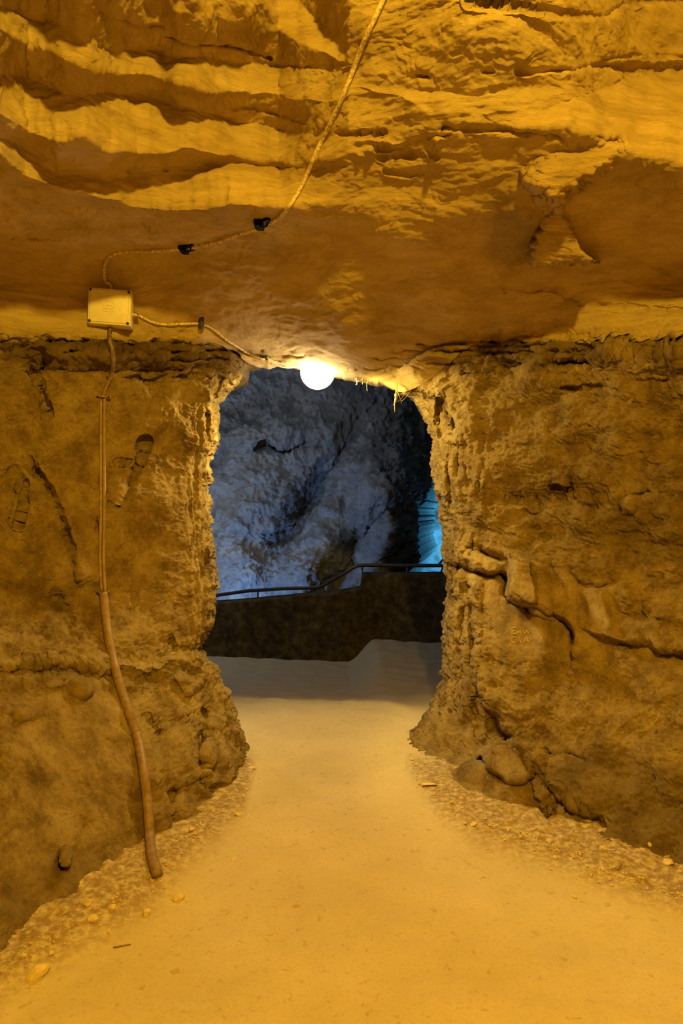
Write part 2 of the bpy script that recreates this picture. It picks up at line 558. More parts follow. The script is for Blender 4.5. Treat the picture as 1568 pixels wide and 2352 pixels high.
G([(1110, 166), (1130, 166)], 4, 0.03, 3, 11)
G([(960, 174), (985, 176)], 4, 0.03, 3, 12)
G([(770, 308), (860, 310), (880, 304)], 4, 0.025, 4, 13)
G([(880, 345), (915, 402)], 5, 0.0, 4, 14)
G([(985, 315), (1015, 312), (1030, 306)], 5, 0.025, 4, 15)
G([(1020, 292), (1150, 300), (1270, 305), (1290, 315)], 8, 0.035, 5, 16)
G([(885, 395), (930, 404), (965, 402)], 4, 0.02, 3, 17)
G([(1160, 665), (1270, 666), (1330, 694), (1400, 706), (1568, 712)], 5, 0.025, 6, 18)
G([(900, 640), (1020, 662), (1130, 668)], 5, 0.015, 6, 19)
G([(1010, 700), (1090, 690), (1170, 690)], 4, 0.012, 6, 20)
G([(440, 610), (600, 625), (700, 624)], 4, 0.01, 6, 21)
for k in range(30):                                     # crumbly lens of rock in the middle of the ceiling
    q = random.Random(k)
    BL(q.uniform(800, 1010), q.uniform(318, 368), q.uniform(7, 14), q.uniform(5, 10), q.uniform(0.01, 0.03) * (1 if q.random() < .55 else -1))
rel.facet([(1216, 612), (1225, 560), (1240, 525), (1275, 470), (1300, 505), (1335, 562), (1375, 606), (1300, 610)], 0.27, 6, 8, 201, 0.05)
rel.facet([(1205, 400), (1290, 335), (1420, 320), (1440, 345), (1390, 380), (1310, 435), (1272, 475), (1258, 452)], 0.22, 14, 14, 202)
BL(1190, 520, 50, 90, 0.08, 0.3)                        # low hanging boss right of the middle
BL(960, 520, 150, 70, 0.05)
BL(1150, 540, 70, 60, -0.05)
# strata band under the ceiling, left and right
for (x0, x1, y, s, dp) in ((100, 480, 790, 5, .05), (150, 520, 806, 4, .045), (120, 300, 848, 4, .05), (180, 420, 852, 3, .03), (300, 540, 826, 4, .035),
                           (250, 560, 868, 4, .03), (480, 540, 882, 4, .04), (0, 110, 782, 6, .06), (360, 600, 800, 3, .02),
                           (960, 1250, 792, 5, .05), (1000, 1270, 808, 4, .055), (1100, 1340, 806, 4, .03), (1250, 1360, 834, 6, .05), (980, 1200, 832, 4, .04),
                           (1060, 1300, 858, 4, .03), (1330, 1568, 798, 5, .035), (900, 1060, 806, 4, .03), (1400, 1568, 872, 4, .02), (1180, 1420, 890, 4, .025),
                           (860, 1000, 822, 3, .02), (820, 960, 842, 3, .02), (640, 760, 800, 3, .012), (580, 700, 815, 3, .012)):
    n = 7
    q = random.Random(int(x0 + y))
    G([(x0 + (x1 - x0) * i / n, y + q.uniform(-4, 4)) for i in range(n + 1)], s, dp, 4, int(x0 + y))
ST([(-450, 776), (60, 770), (100, 790), (300, 782), (480, 806), (600, 822)], 0.05, 70, 4, 4, 41)
ST([(960, 820), (1000, 795), (1250, 778), (1568, 782), (2020, 790)], 0.05, 70, 4, 4, 42)
# left wall
G([(40, 795), (90, 805), (100, 840)], 12, 0.07, 5, 43)
G([(80, 840), (95, 880), (110, 950)], 6, 0.04, 4, 44)
G([(335, 1012), (328, 1050), (300, 1110), (272, 1160)], 8, 0.05, 3, 45)
G([(245, 1130), (248, 1150)], 6, 0.04, 2, 46)
G([(225, 1215), (224, 1190)], 5, 0.035, 2, 47)
G([(85, 1080), (110, 1120), (135, 1170), (150, 1210), (165, 1260), (172, 1300)], 6, 0.045, 4, 48)
ST([(172, 1300), (150, 1210), (110, 1120), (85, 1080)], 0.03, 60, 3, 3, 49)
G([(55, 1110), (50, 1160), (45, 1200)], 5, 0.03, 3, 50)
G([(270, 1060), (300, 1061)], 3, 0.02, 1, 51)
G([(265, 1160), (320, 1145)], 3, 0.015, 2, 52)
G([(300, 1225), (270, 1270), (305, 1320), (308, 1380)], 5, 0.015, 4, 53)
G([(125, 1380), (160, 1420), (150, 1450)], 18, 0.025, 8, 54)
BL(140, 1385, 26, 40, -0.015)
G([(395, 1460), (405, 1490), (440, 1490)], 4, 0.015, 4, 55)
G([(0, 1545), (120, 1540), (250, 1550), (330, 1560), (450, 1540)], 14, 0.03, 8, 56)
ST([(-450, 1490), (0, 1515), (100, 1520), (230, 1500), (330, 1525), (460, 1500)], 0.04, 80, 6, 7, 57)
BL(185, 1584, 16, 9, 0.03)
BL(45, 1640, 26, 12, 0.03)
BL(30, 1100, 30, 80, -0.03)
PL([(395, 1560), (455, 1520), (462, 1490), (470, 1560), (430, 1600)], 0.03, 5, 5, 58)
G([(345, 1640), (370, 1690), (395, 1660), (440, 1640)], 4, 0.02, 5, 59)
G([(400, 1820), (392, 1860), (388, 1910), (375, 1940)], 10, 0.05, 4, 60)
G([(470, 1640), (458, 1700), (462, 1760), (450, 1800)], 8, 0.05, 5, 61)
PL([(480, 1650), (540, 1640), (556, 1690), (560, 1780), (520, 1810), (470, 1800), (465, 1720)], 0.05, 8, 8, 62)
for k in range(24):
    q = random.Random(100 + k)
    BL(q.uniform(470, 560), q.uniform(1650, 1800), q.uniform(8, 16), q.uniform(8, 16), q.uniform(-.03, .035))
PL([(137, 1955), (150, 1950), (163, 1962), (160, 1985), (143, 1992)], 0.03, 3, 2, 63)
G([(138, 1955), (136, 1980), (142, 1995)], 4, 0.025, 1, 64)
# right wall
PL([(1166, 1270), (1222, 1290), (1234, 1385), (1205, 1392), (1166, 1375)], 0.075, 3, 2, 70)
PL([(1225, 1288), (1255, 1300), (1262, 1400), (1236, 1385)], 0.02, 4, 3, 71)
G([(1055, 1300), (1075, 1312), (1120, 1322), (1150, 1318), (1162, 1330), (1160, 1368), (1175, 1382), (1205, 1390), (1215, 1402)], 6, 0.10, 3, 72)
G([(1090, 1258), (1120, 1275), (1160, 1290), (1164, 1330)], 12, 0.09, 4, 73)
ST([(1215, 1402), (1175, 1384), (1160, 1368), (1162, 1330), (1120, 1322), (1055, 1300)], 0.03, 90, 3, 2, 74)
G([(1270, 1412), (1295, 1428), (1312, 1450), (1314, 1478)], 6, 0.11, 2, 75)
ST([(1314, 1478), (1312, 1450), (1295, 1428), (1262, 1412), (1235, 1395)], 0.035, 90, 3, 2, 76)
G([(1430, 1478), (1480, 1475), (1505, 1490), (1568, 1505), (1700, 1520)], 5, 0.045, 3, 77)
ST([(1700, 1520), (1568, 1505), (1505, 1490), (1480, 1475), (1430, 1478), (1380, 1460)], 0.04, 70, 3, 3, 78)
PL([(1262, 1080), (1308, 1084), (1305, 1118), (1268, 1114)], 0.03, 3, 3, 79)
G([(1262, 1118), (1304, 1120), (1312, 1100)], 3, 0.03, 1, 80)
G([(1170, 1148), (1230, 1152), (1240, 1148)], 4, 0.025, 3, 81)
G([(1450, 1140), (1490, 1128), (1568, 1145)], 4, 0.02, 4, 82)
G([(1310, 1118), (1318, 1155), (1370, 1165)], 5, 0.02, 5, 83)
PL([(1430, 1152), (1452, 1150), (1455, 1175), (1436, 1176)], 0.02, 3, 2, 84)
G([(1300, 1290), (1330, 1340), (1380, 1350), (1420, 1330)], 8, 0.03, 6, 85)
G([(1270, 1300), (1265, 1400)], 8, 0.02, 4, 86)
for k in range(16):                                     # worn facets under the block
    q = random.Random(300 + k)
    BL(q.uniform(1240, 1480), q.uniform(1330, 1480), q.uniform(14, 30), q.uniform(22, 50), q.uniform(-.035, .04), q.uniform(-.5, .5))
G([(1110, 1600), (1125, 1640), (1140, 1680), (1170, 1700)], 12, 0.06, 5, 87)
PL([(1110, 1742), (1135, 1722), (1190, 1730), (1205, 1770), (1212, 1790), (1180, 1805), (1140, 1785)], 0.05, 5, 4, 88)
G([(1105, 1745), (1130, 1775), (1165, 1800), (1200, 1806), (1226, 1792)], 6, 0.10, 2, 89)
G([(1255, 1722), (1275, 1738), (1310, 1732), (1345, 1745)], 5, 0.05, 3, 90)
G([(1240, 1780), (1262, 1820), (1285, 1850), (1360, 1890)], 20, 0.05, 6, 91)
PL([(1230, 1800), (1262, 1830), (1275, 1870), (1240, 1870)], 0.03, 5, 4, 92)
G([(1020, 940), (1040, 960), (1042, 1000), (1010, 1010)], 4, 0.02, 3, 93)
PL([(1004, 900), (1030, 905), (1050, 950), (1045, 995), (1008, 1008), (1000, 960)], -0.04, 4, 4, 94)
for k in range(70):                                     # vertical flutes of the right jamb
    q = random.Random(500 + k)
    y = q.uniform(1010, 1640)
    x = 1010 + q.uniform(8, 105)
    BL(x, y, q.uniform(3, 7), q.uniform(18, 60), q.uniform(-.03, .025), q.uniform(-.12, .25))
for k in range(40):                                     # crusts on the left jamb
    q = random.Random(700 + k)
    BL(q.uniform(476, 512), q.uniform(880, 1400), q.uniform(3, 7), q.uniform(8, 26), q.uniform(-.05, .06), q.uniform(-.2, .2))
PL([(1092, 1452), (1108, 1446), (1112, 1470), (1096, 1476)], 0.03, 3, 2, 95)
G([(1085, 1470), (1088, 1560), (1100, 1590)], 6, 0.05, 3, 96)
G([(1062, 1400), (1058, 1480), (1066, 1560)], 6, 0.05, 3, 97)

# smooth, worn or split faces: the broken relief is weak there
calm = Raster(-480, -520, 2060, 2340, 6)
for pts in ([(1085, 1255), (1240, 1280), (1300, 1420), (1320, 1500), (1180, 1520), (1120, 1420)], [(1255, 1290), (1430, 1340), (1420, 1500), (1330, 1500), (1290, 1410)],
            [(1105, 1725), (1210, 1725), (1230, 1800), (1150, 1800)], [(300, 1080), (470, 1100), (480, 1470), (250, 1470), (250, 1250)],
            [(50, 1060), (230, 1080), (230, 1320), (180, 1320), (60, 1250)], [(20, 1600), (290, 1590), (340, 1980), (0, 2150)]):
    calm.plate(pts, 0.75 if pts[0][0] > 1000 else 0.5, 14, 8, 3)
calm.a = np.minimum(calm.a, 0.75)

# stains (colour that belongs to the stone): dark strata, damp foot of the right wall
stn = Raster(-480, -520, 2060, 2340, 4)
stn.plate([(100, 785), (320, 782), (480, 806), (560, 812), (560, 850), (400, 862), (240, 850), (110, 850)], 0.45, 10, 14, 1)
stn.plate([(150, 780), (320, 784), (500, 800), (470, 822), (300, 812), (190, 806)], 0.3, 8, 10, 2)
stn.plate([(0, 770), (90, 778), (100, 840), (60, 850), (0, 820)], 0.45, 10, 10, 3)
stn.plate([(960, 815), (1000, 785), (1250, 776), (1380, 782), (1370, 830), (1250, 850), (1000, 850)], 0.45, 10, 14, 4)
stn.plate([(1370, 785), (1568, 782), (1700, 782), (1700, 840), (1568, 830)], 0.35, 10, 12, 5)
stn.plate([(1230, 1790), (1400, 1700), (1568, 1760), (1700, 1800), (1700, 2010), (1568, 2020), (1400, 1970), (1280, 1880)], 0.45, 40, 30, 6)
stn.plate([(1130, 880), (1568, 870), (1700, 1000), (1700, 1280), (1400, 1300), (1200, 1240), (1120, 1100)], 0.22, 60, 60, 7)
stn.plate([(1330, 1150), (1568, 1170), (1568, 1290), (1400, 1300), (1330, 1240)], 0.25, 40, 40, 8)
stn.plate([(1130, 430), (1240, 480), (1232, 590), (1190, 622), (1110, 590)], 0.40, 26, 12, 9)
stn.plate([(0, 1530), (230, 1520), (450, 1530), (440, 1575), (230, 1590), (100, 1600), (0, 1610)], 0.25, 14, 12, 10)
stn.plate([(100, 1350), (190, 1340), (180, 1440), (110, 1450)], 0.3, 20, 16, 11)
stn.plate([(0, 2000), (180, 1960), (330, 2010), (200, 2090), (0, 2180)], 0.3, 40, 20, 12)
stn.plate([(150, 780), (0, 800), (0, 900), (60, 890)], 0.2, 20, 20, 13)

cLp = [(842, 600), (850, 574), (870, 563), (890, 545), (910, 521), (940, 507), (960, 510), (1010, 506), (1060, 489), (1090, 491), (1140, 485),
       (1200, 487), (1240, 492), (1300, 500), (1340, 499), (1400, 496), (1440, 487), (1480, 473), (1492, 468), (1545, 503), (1590, 526), (1640, 547), (1700, 565), (1760, 585)]
cRp = [(900, 920), (915, 945), (945, 964), (980, 978), (1020, 990), (1070, 985), (1130, 995), (1180, 1005), (1230, 1014), (1300, 1019), (1380, 1021),
       (1430, 1013), (1480, 1018), (1540, 1014), (1590, 998), (1640, 972), (1670, 950), (1700, 925)]
arch = poly([(600, 842), (640, 842), (690, 848), (760, 861), (800, 870), (850, 884), (880, 890), (920, 900)])
_cL, _cR = poly(cLp), poly(cRp)


def cL(v):
    e = 6 * fbm(np.stack([v, v * 0 + 1.7, v * 0], -1), 1 / 58.0, 4, 81, 0.5)
    return _cL(v) + e * S((v - 842) / 30) * (1 - 0.6 * S((v - 1500) / 60))


def cR(v):
    e = 7 * fbm(np.stack([v, v * 0 + 7.7, v * 0], -1), 1 / 58.0, 4, 91, 0.5)
    return _cR(v) + e * S((v - 900) / 40)


def vb(u):
    e = 3.0 * fbm(np.stack([u, u * 0 + 2.2, u * 0], -1), 1 / 24.0, 4, 61, 0.6)
    mid = arch(u)
    l = 842 - 57 * S((600 - u) / 120)
    r = 900 - 115 * S((u - 920) / 200)
    return np.where(u < 600, l, np.where(u > 920, r, mid)) + e * (1 - S(np.abs(u - 760) / 160 - 0.6)) * 1.0


def depth(u, v):
    d = np.exp(base(u, v) + lr(u, np.minimum(v, 850)) * (v < 852))
    return d - rel(u, v) * (1 + 0.7 * S((v - 780) / 40))


def rough(P, N, kind):
    """displacement of the surface by real relief of several sizes"""
    if kind == 'ceiling':
        a = 0.035 * fbm(P, (1.3, 1.3, 2.0), 3, 1)
        st = fbm(P + 0.05 * pn(P, 2.5, 7)[..., None], (1.6, 2.2, 20.0), 4, 4, 0.6)
        b = 0.008 * st
        c = 0.005 * fbm(P, (9, 14, 30), 4, 9, 0.55)
        q = fbm(P, (4.5, 4.5, 9.0), 3, 37) * 3
        c = c + 0.009 * (np.floor(q) + S((q - np.floor(q) - 0.42) / 0.16)) / 3
        return a + b + c
    a = 0.055 * fbm(P, (1.9, 1.9, 1.9), 3, 21)
    # broken, plate-like faces: quantised noise gives ledges
    q = fbm(P, (3.2, 3.2, 5.5), 3, 33)
    k = 4.0
    st = (np.floor(q * k) + S((q * k - np.floor(q * k) - 0.42) / 0.14)) / k
    b = (0.028 if kind == 'left' else 0.036) * st
    c = 0.010 * fbm(P, (11, 11, 14), 4, 41, 0.6)
    d = 0.0055 * fbm(P, (36, 36, 36), 2, 51, 0.6, True) + 0.0032 * fbm(P, (95, 95, 95), 2, 53, 0.6)
    return a + b + c + d


def spaced(a, b, step, f0=None, f1=None, coarse=10):
    """positions from a to b: fine steps inside f0..f1, coarse outside"""
    out, x = [], a
    while x < b:
        out.append(x)
        x += step if (f0 is None or f0 <= x <= f1) else coarse
    return np.array(out + [b], float)


def edge_round_left(sd):
    return 0.42 * np.exp(-sd / 8.0) + 0.05 * np.exp(-sd / 40.0)


def edge_round_right(sd):
    return 0.34 * np.exp(-sd / 38.0) + 0.12 * np.exp(-sd / 8.0)


# --- ceiling
us = spaced(-450, 2020, 2.6, -40, 1600, 9)
rr = np.concatenate([np.linspace(0, 0.33, 60)[:-1], np.linspace(0.33, 1, 420)])
Uc = np.repeat(us[None], len(rr), 0)
VB = vb(us)
Vc = -500 + rr[:, None] * (VB + 500)[None]
Dc = depth(Uc, Vc)
inside = S((us - 590) / 20) * (1 - S((us - 905) / 30))
Dc = Dc + inside[None] * (0.10 * np.exp(-(VB[None] - Vc) / 5.0))
P = ray(Uc, Vc, Dc)
N = grid_normals(P)
fade = 1 - 0.75 * S((Vc - 640) / 200)
blend_wall = S((Vc - 700) / 80) * np.maximum(S((500 - Uc) / 60), S((Uc - 1060) / 80))
dis = rough(P, N, 'ceiling') * (1 - blend_wall) + rough(P, N, 'wall') * blend_wall
P = P + N * (dis * (0.35 + 0.65 * fade * (1 - blend_wall) + 0.65 * blend_wall))[..., None]
lip = [P[-1] + np.array([0, 0.07 * k, 0.012 * k * k * 0.5]) for k in range(1, 9)]
P = np.concatenate([P, np.array(lip)], 0)
st_c = np.concatenate([stn(Uc, Vc)] + [stn(Uc[-1:], Vc[-1:])] * 8, 0)
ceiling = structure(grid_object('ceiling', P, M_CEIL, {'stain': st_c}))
CEIL_TOP = P[0].copy()
CEIL_L, CEIL_R = P[:len(rr), 0].copy(), P[:len(rr), -1].copy()


def wall(name, side):
    sd = np.concatenate([np.arange(0, 60, 1.6), spaced(60, 640, 2.8), np.arange(650, 1120, 10)])
    con = poly([(-450, 2330), (0, 2205), (340, 2005), (430, 1905), (560, 1785), (585, 1765)]) if side < 0 else \
        poly([(925, 1705), (1000, 1800), (1100, 1870), (1280, 1930), (1420, 1990), (1568, 2035), (2020, 2250)])
    if side < 0:
        vtop = 842 - 57 * S(sd / 120)
        vend = con(585 - sd) + 70
    else:
        vtop = 900 - 115 * S(sd / 200)
        vend = con(925 + sd) + 70
    r = np.linspace(0, 1, 480)
    V = vtop[None] + r[:, None] * (vend - vtop)[None]
    SD = np.repeat(sd[None], len(r), 0)
    U = cL(V) - SD if side < 0 else cR(V) + SD
    edge = edge_round_left(SD) if side < 0 else edge_round_right(SD)
    low = S((V - 1480) / 120) if side < 0 else S((V - 1600) / 90)
    D = depth(U, V) + edge * (1 - 0.75 * low) * S((V - (842 if side < 0 else 900)) / 40 + 0.4)
    P = ray(U, V, D)
    N = grid_normals(P)
    top = S((V - vtop[None]) / 26)
    jamb = np.exp(-(SD / (45.0 if side < 0 else 75.0)) ** 2) * S((V - 900) / 60)
    flute = 0.026 * fbm(P, (20, 20, 3.2), 4, 55, 0.6, True) + 0.008 * fbm(P, (46, 46, 20), 2, 57, 0.5) - 0.040
    P = P + N * (rough(P, N, 'left' if side < 0 else 'wall') * (0.35 + 0.65 * np.maximum(top, S((SD - 80) / 60))) * (1 - 0.75 * jamb) * (1 - calm(U, V))
                 + flute * jamb)[..., None]
    st = stn(U, V)
    # lip: the jamb turns back into the passage
    lips = []
    for k in range(1, 12):
        q = P[:, 0] + np.array([side * 0.012 * k * k * 0.6, 0.055 * k, 0])
        lips.append(q)
    L = np.stack(lips[::-1], 1)
    P = np.concatenate([L, P], 1)
    st = np.concatenate([np.repeat(st[:, :1], 11, 1), st], 1)
    # flap behind the ceiling
    up = [P[0] + np.array([0, 0.05 * k + 0.10, 0.03 * k]) for k in (4, 3, 2, 1)]
    P = np.concatenate([np.array(up), P], 0)
    st = np.concatenate([np.repeat(st[:1], 4, 0), st], 0)
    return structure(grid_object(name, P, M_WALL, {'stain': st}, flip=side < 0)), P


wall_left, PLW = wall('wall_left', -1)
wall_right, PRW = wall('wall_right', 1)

# --- floor: sand from behind the camera to the parapet outside
vrow = np.concatenate([np.linspace(1452, 1620, 110)[:-1], np.linspace(1620, 2420, 330)[:-1], np.linspace(2420, 4200, 60)])
Yr = EYE * F / (vrow - CY)
Yr = np.concatenate([Yr, np.linspace(Yr[-1], -4.2, 30)[1:]])
ucol = np.concatenate([np.linspace(-900, -20, 60)[:-1], np.linspace(-20, 1600, 520)[:-1], np.linspace(1600, 2500, 60)])
Xf = (ucol[None] - CX) / F * np.maximum(Yr, 2.2)[:, None]
Yf = np.repeat(Yr[:, None], len(ucol), 1)
Xf = np.where(Yf < 1.0, Xf * (1 + 0.35 * S((1.0 - Yf) / 2)), Xf)
conL = poly([(-900, 2500), (0, 2205), (340, 2005), (430, 1905), (560, 1785), (600, 1600), (601, 1000)])
conR = poly([(930, 1000), (931, 1690), (1000, 1800), (1100, 1870), (1280, 1930), (1420, 1990), (1568, 2035), (2500, 2500)])


def floor_z(X, Y):
    P = np.stack([X, Y, X * 0], -1)
    z = 0.014 * fbm(P, (0.9, 0.9, 1), 3, 71) + 0.004 * fbm(P, (7, 7, 1), 3, 72)
    Yp = np.maximum(Y, 0.6)
    u = X / Yp * F + CX
    v = CY + EYE * F / Yp
    near = np.maximum(S(1 - (v - conL(u)) / 150), S(1 - (v - conR(u)) / 110))
    near = near * S((v - 1715) / 70) * (Y > 1.2)
    z = z + near * (0.035 + 0.012 * fbm(P, (14, 14, 1), 4, 73))
    drop = 0.27 * S((Y - 4.9) / 2.6) * S((0.40 - X) / 0.34)
    edge = 0.012 * pn(P, (6, 6, 1), 75)
    return z - drop + edge * (Y > 5), near


Zf, near = floor_z(Xf, Yf)
floor = structure(grid_object('floor', np.stack([Xf, Yf, Zf], -1), M_FLOOR, {'rubble': np.clip(near * 1.3, 0, 1), 'shade_beyond_door': S((Yf - 4.7 + 0.3 * pn(np.stack([Xf, Yf, Xf * 0], -1), 1.5, 77)) / 0.9)}, flip=True))

# --- the rest of the chamber behind the camera
def sheet(name, A, B, n, mat, seed, flip=False):
    """a rough sheet lofted between two equally long polylines"""
    t = np.linspace(0, 1, n)[:, None, None]
    P = A[None] * (1 - t) + B[None] * t
    return P


nb = 60
topline = CEIL_TOP[:: max(1, len(CEIL_TOP) // nb)]
back = np.stack([np.linspace(-3.2, 3.2, len(topline)), np.full(len(topline), -4.0), np.full(len(topline), EYE + 2.5)], -1)
P = sheet('ceiling', topline, back, 60, M_CEIL, 1)
P[..., 2] += 0.28 * np.sin(np.linspace(0, math.pi, 60))[:, None] + 0.06 * fbm(P, 1.1, 3, 5) * S(np.linspace(0, 6, 60))[:, None]
structure(grid_object('trim_1', P, M_CEIL))
for side, col, W_, nm in ((-1, CEIL_L, PLW, 'wall_left_near'), (1, CEIL_R, PRW, 'wall_right_near')):
    edge = np.concatenate([col[:-6:8], W_[4:, -1][::8]], 0)
    bk = np.stack([np.full(len(edge), side * 3.2), np.full(len(edge), -4.0), np.linspace(EYE + 2.5, -0.3, len(edge))], -1)
    P = sheet(nm, edge, bk, 60, M_WALL, 2)
    bulge = np.sin(np.linspace(0, math.pi, 60))[:, None]
    P[..., 0] += side * 0.5 * bulge + 0.09 * fbm(P, 1.3, 4, 6) * S(np.linspace(0, 8, 60))[:, None]
    structure(grid_object(nm, P, M_WALL, flip=side > 0))
bx, bz = np.meshgrid(np.linspace(-3.6, 3.6, 70), np.linspace(-0.3, EYE + 2.8, 50))
P = np.stack([bx, np.full_like(bx, -4.0), bz], -1)
P[..., 1] += 0.15 * fbm(P, 1.2, 4, 8)
structure(grid_object('wall_back', P, M_WALL))

# --- outside the doorway: parapet, rising rock, walls of the gallery
plan = [(-3.6, 8.5), (-1.8, 8.2), (-0.9, 8.02), (0.05, 7.82), (0.22, 7.83), (0.245, 7.83), (0.4, 7.8), (1.1, 7.55), (2.4, 7.0), (3.4, 6.5)]
ptop = [(-3.6, 0.20), (-1.8, 0.345), (-1.48, 0.365), (-0.9, 0.43), (-0.1, 0.52), (0.22, 0.575), (0.2449, 0.735), (0.5, 0.745), (1.1, 0.766), (3.4, 0.80)]
px = np.unique(np.concatenate([np.linspace(-3.6, 3.4, 330), np.linspace(0.2, 0.26, 14)]))
py = poly(plan)(px)
pt = poly(ptop)(px)
rows = []
for f in np.linspace(0, 1, 46):
    rows.append(np.stack([px, py, -0.55 + f * (pt + 0.55 - 0.015)], -1))
for f in np.linspace(0, 1, 9):
    rows.append(np.stack([px, py + 0.015 + 0.25 * f, pt + 0.006 * math.sin(f * math.pi)], -1))
for f in np.linspace(0, 1, 12):
    rows.append(np.stack([px, py + 0.28, pt - 0.015 - f * (pt + 2.5)], -1))
P = np.array(rows)
P[..., 1] += 0.012 * fbm(P, (2, 2, 2), 4, 13)
P[..., 2] += 0.006 * fbm(P, (3, 3, 3), 4, 14)
structure(grid_object('wall_parapet', P, M_PAR))

fr = Raster(150, 560, 1300, 1680, 3)
fr.a[:] = 0
for (u, v, ru, rv, h, rot) in ((760, 1240, 40, 170, 0.55, 0.55), (880, 1150, 60, 90, 0.65, 0.5), (900, 1240, 60, 120, 0.75, 0.2), (600, 1180, 90, 200, 0.25, 0), (560, 1300, 80, 120, 0.3, 0),
                               (720, 1120, 30, 160, -0.35, 0.7), (830, 1080, 120, 60, 0.35, 0.3), (690, 1200, 30, 120, -0.35, 0.6), (800, 1170, 26, 110, -0.3, 0.45),
                               (640, 1000, 160, 40, 0.2, 0), (700, 1310, 60, 60, 0.3, 0.4), (590, 1240, 40, 40, -0.2, 0), (840, 1230, 22, 90, -0.35, 0.6), (960, 1000, 60, 200, -0.6, 0)):
    fr.blob(u, v, ru, rv, h, rot)
fr.groove([(600, 1028), (640, 1036), (700, 1024)], 8, 0.5, 6, 5)
fr.groove([(500, 1090), (540, 1096)], 4, 0.15, 4, 6)
uf = spaced(150, 1000, 2.6, 440, 1000, 12)
vf_ = spaced(560, 1680, 2.6, 830, 1420, 14)
U, V = np.meshgrid(uf, vf_)
# right end: the rock turns away at its corner
corner = poly([(560, 1030), (950, 1010), (1030, 1000), (1130, 982), (1180, 956), (1200, 948), (1290, 940), (1320, 926), (1680, 920)])(V)
U = 150 + (U - 150) * (corner - 150) / 850.0
D = 10.4 - fr(U, V) - 0.0012 * (V - 1100) + 0.7 * S((U - (corner - 110)) / 110) ** 2 - 0.9 * S((560 - V) / 500 + 0.7) * 0
P = ray(U, V, D)
N = grid_normals(P)
P = P + N * (0.14 * fbm(P, 0.8, 3, 15) + 0.06 * fbm(np.stack([P[..., 0] * 2.6 - P[..., 2] * 1.6, P[..., 1] * 2, (P[..., 2] * 0.8 + P[..., 0] * 0.5)], -1), 1.0, 6, 44, 0.62) + 0.03 * fbm(P, (2.6, 2.6, 2.6), 4, 16, 0.6, True) + 0.045 * fbm(P, (7, 7, 5), 4, 17, 0.65) + 0.02 * fbm(P, (18, 18, 14), 2, 27, 0.6, True))[..., None]
back_ = [P[:, -1] + np.array([0.10 * k, 0.45 * k, 0]) for k in range(1, 8)]
P = np.concatenate([P, np.stack(back_, 1)], 1)
structure(grid_object('wall_far', P, M_FAR))
# farther rock, right of the corner
U, V = np.meshgrid(np.linspace(900, 1600, 120), np.linspace(700, 1700, 160))
P = ray(U, V, 16.5 + 0 * U)
P[..., 1] += 0.25 * fbm(P, 0.9, 5, 18, 0.6)
structure(grid_object('wall_gallery', P, M_FAR))
# gallery roof over the outside
bx, by = np.meshgrid(np.linspace(-6, 7, 80), np.linspace(4.95, 17.5, 70))
P = np.stack([bx, by, 4.6 + 0.35 * fbm(np.stack([bx, by, bx * 0], -1), 0.6, 4, 19)], -1)
structure(grid_object('trim_2', P, M_FAR))
# rock body behind the doorway walls closes the gap up to the gallery
bx, bz = np.meshgrid(np.linspace(-6, 7, 140), np.linspace(-0.6, 5.0, 60))

# ------------------------------------------------------------------ placing things on the rock
bpy.context.view_layer.update()
SHELL = [ceiling, wall_left, wall_right, floor]


def hit(u, v, objs=None):
    d = Vector(((u - CX) / F, 1.0, -(v - CY) / F)).normalized()
    best = None
    for o in (objs or SHELL):
        ok, p, n, _ = o.ray_cast(Vector((0, 0, EYE)), d)
        if ok and (best is None or p.length_squared < best[0]):
            dist = (p - Vector((0, 0, EYE))).length
            if best is None or dist < best[2]:
                best = (p.length_squared, p, dist, n)
    if best is None:
        return Vector((0, 0, EYE)) + d * 4.0, Vector((0, -1, 0))
    n = best[3]
    if n.dot(d) > 0:
        n = -n
    return best[1].copy(), n.copy()


def link(name, bm, mat, parent=None, smooth=True):
    me = bpy.data.meshes.new(name)
    bmesh.ops.recalc_face_normals(bm, faces=bm.faces)
    bm.to_mesh(me)
    bm.free()
    if smooth:
        me.polygons.foreach_set('use_smooth', np.ones(len(me.polygons), bool))
    me.materials.append(mat)
    o = bpy.data.objects.new(name, me)
    C.objects.link(o)
    o.parent = parent
    return o


def tag(o, label, cat, group=None):
    o['label'] = label
    o['category'] = cat
    if group:
        o['group'] = group
    return o


def thing(name, label, cat, loc, group=None):
    o = bpy.data.objects.new(name, None)
    o.empty_display_size = 0.05
    o.location = loc
    C.objects.link(o)
    return tag(o, label, cat, group)


def tube(bm, pts, r, seg=10, r1=None, twist=0.0):
    """round tube along points; radius may run from r to r1"""
    pts = [Vector(p) for p in pts]
    n = len(pts)
    rings = []
    up = Vector((0.13, 0.31, 0.94)).normalized()
    for i, p in enumerate(pts):
        t = (pts[min(i + 1, n - 1)] - pts[max(i - 1, 0)])
        if t.length < 1e-9:
            t = Vector((0, 0, 1))
        t.normalize()
        a = up - t * up.dot(t)
        if a.length < 1e-4:
            a = Vector((1, 0, 0)) - t * t.x
        a.normalize()
        b_ = t.cross(a)
        rad = r if r1 is None else r + (r1 - r) * i / (n - 1)
        rings.append([bm.verts.new(p + a * rad * math.cos(2 * math.pi * k / seg + twist * i) + b_ * rad * math.sin(2 * math.pi * k / seg + twist * i)) for k in range(seg)])
    for A, B in zip(rings[:-1], rings[1:]):
        for k in range(seg):
            bm.faces.new((A[k], A[(k + 1) % seg], B[(k + 1) % seg], B[k]))
    bm.faces.new(rings[0][::-1])
    bm.faces.new(rings[-1])


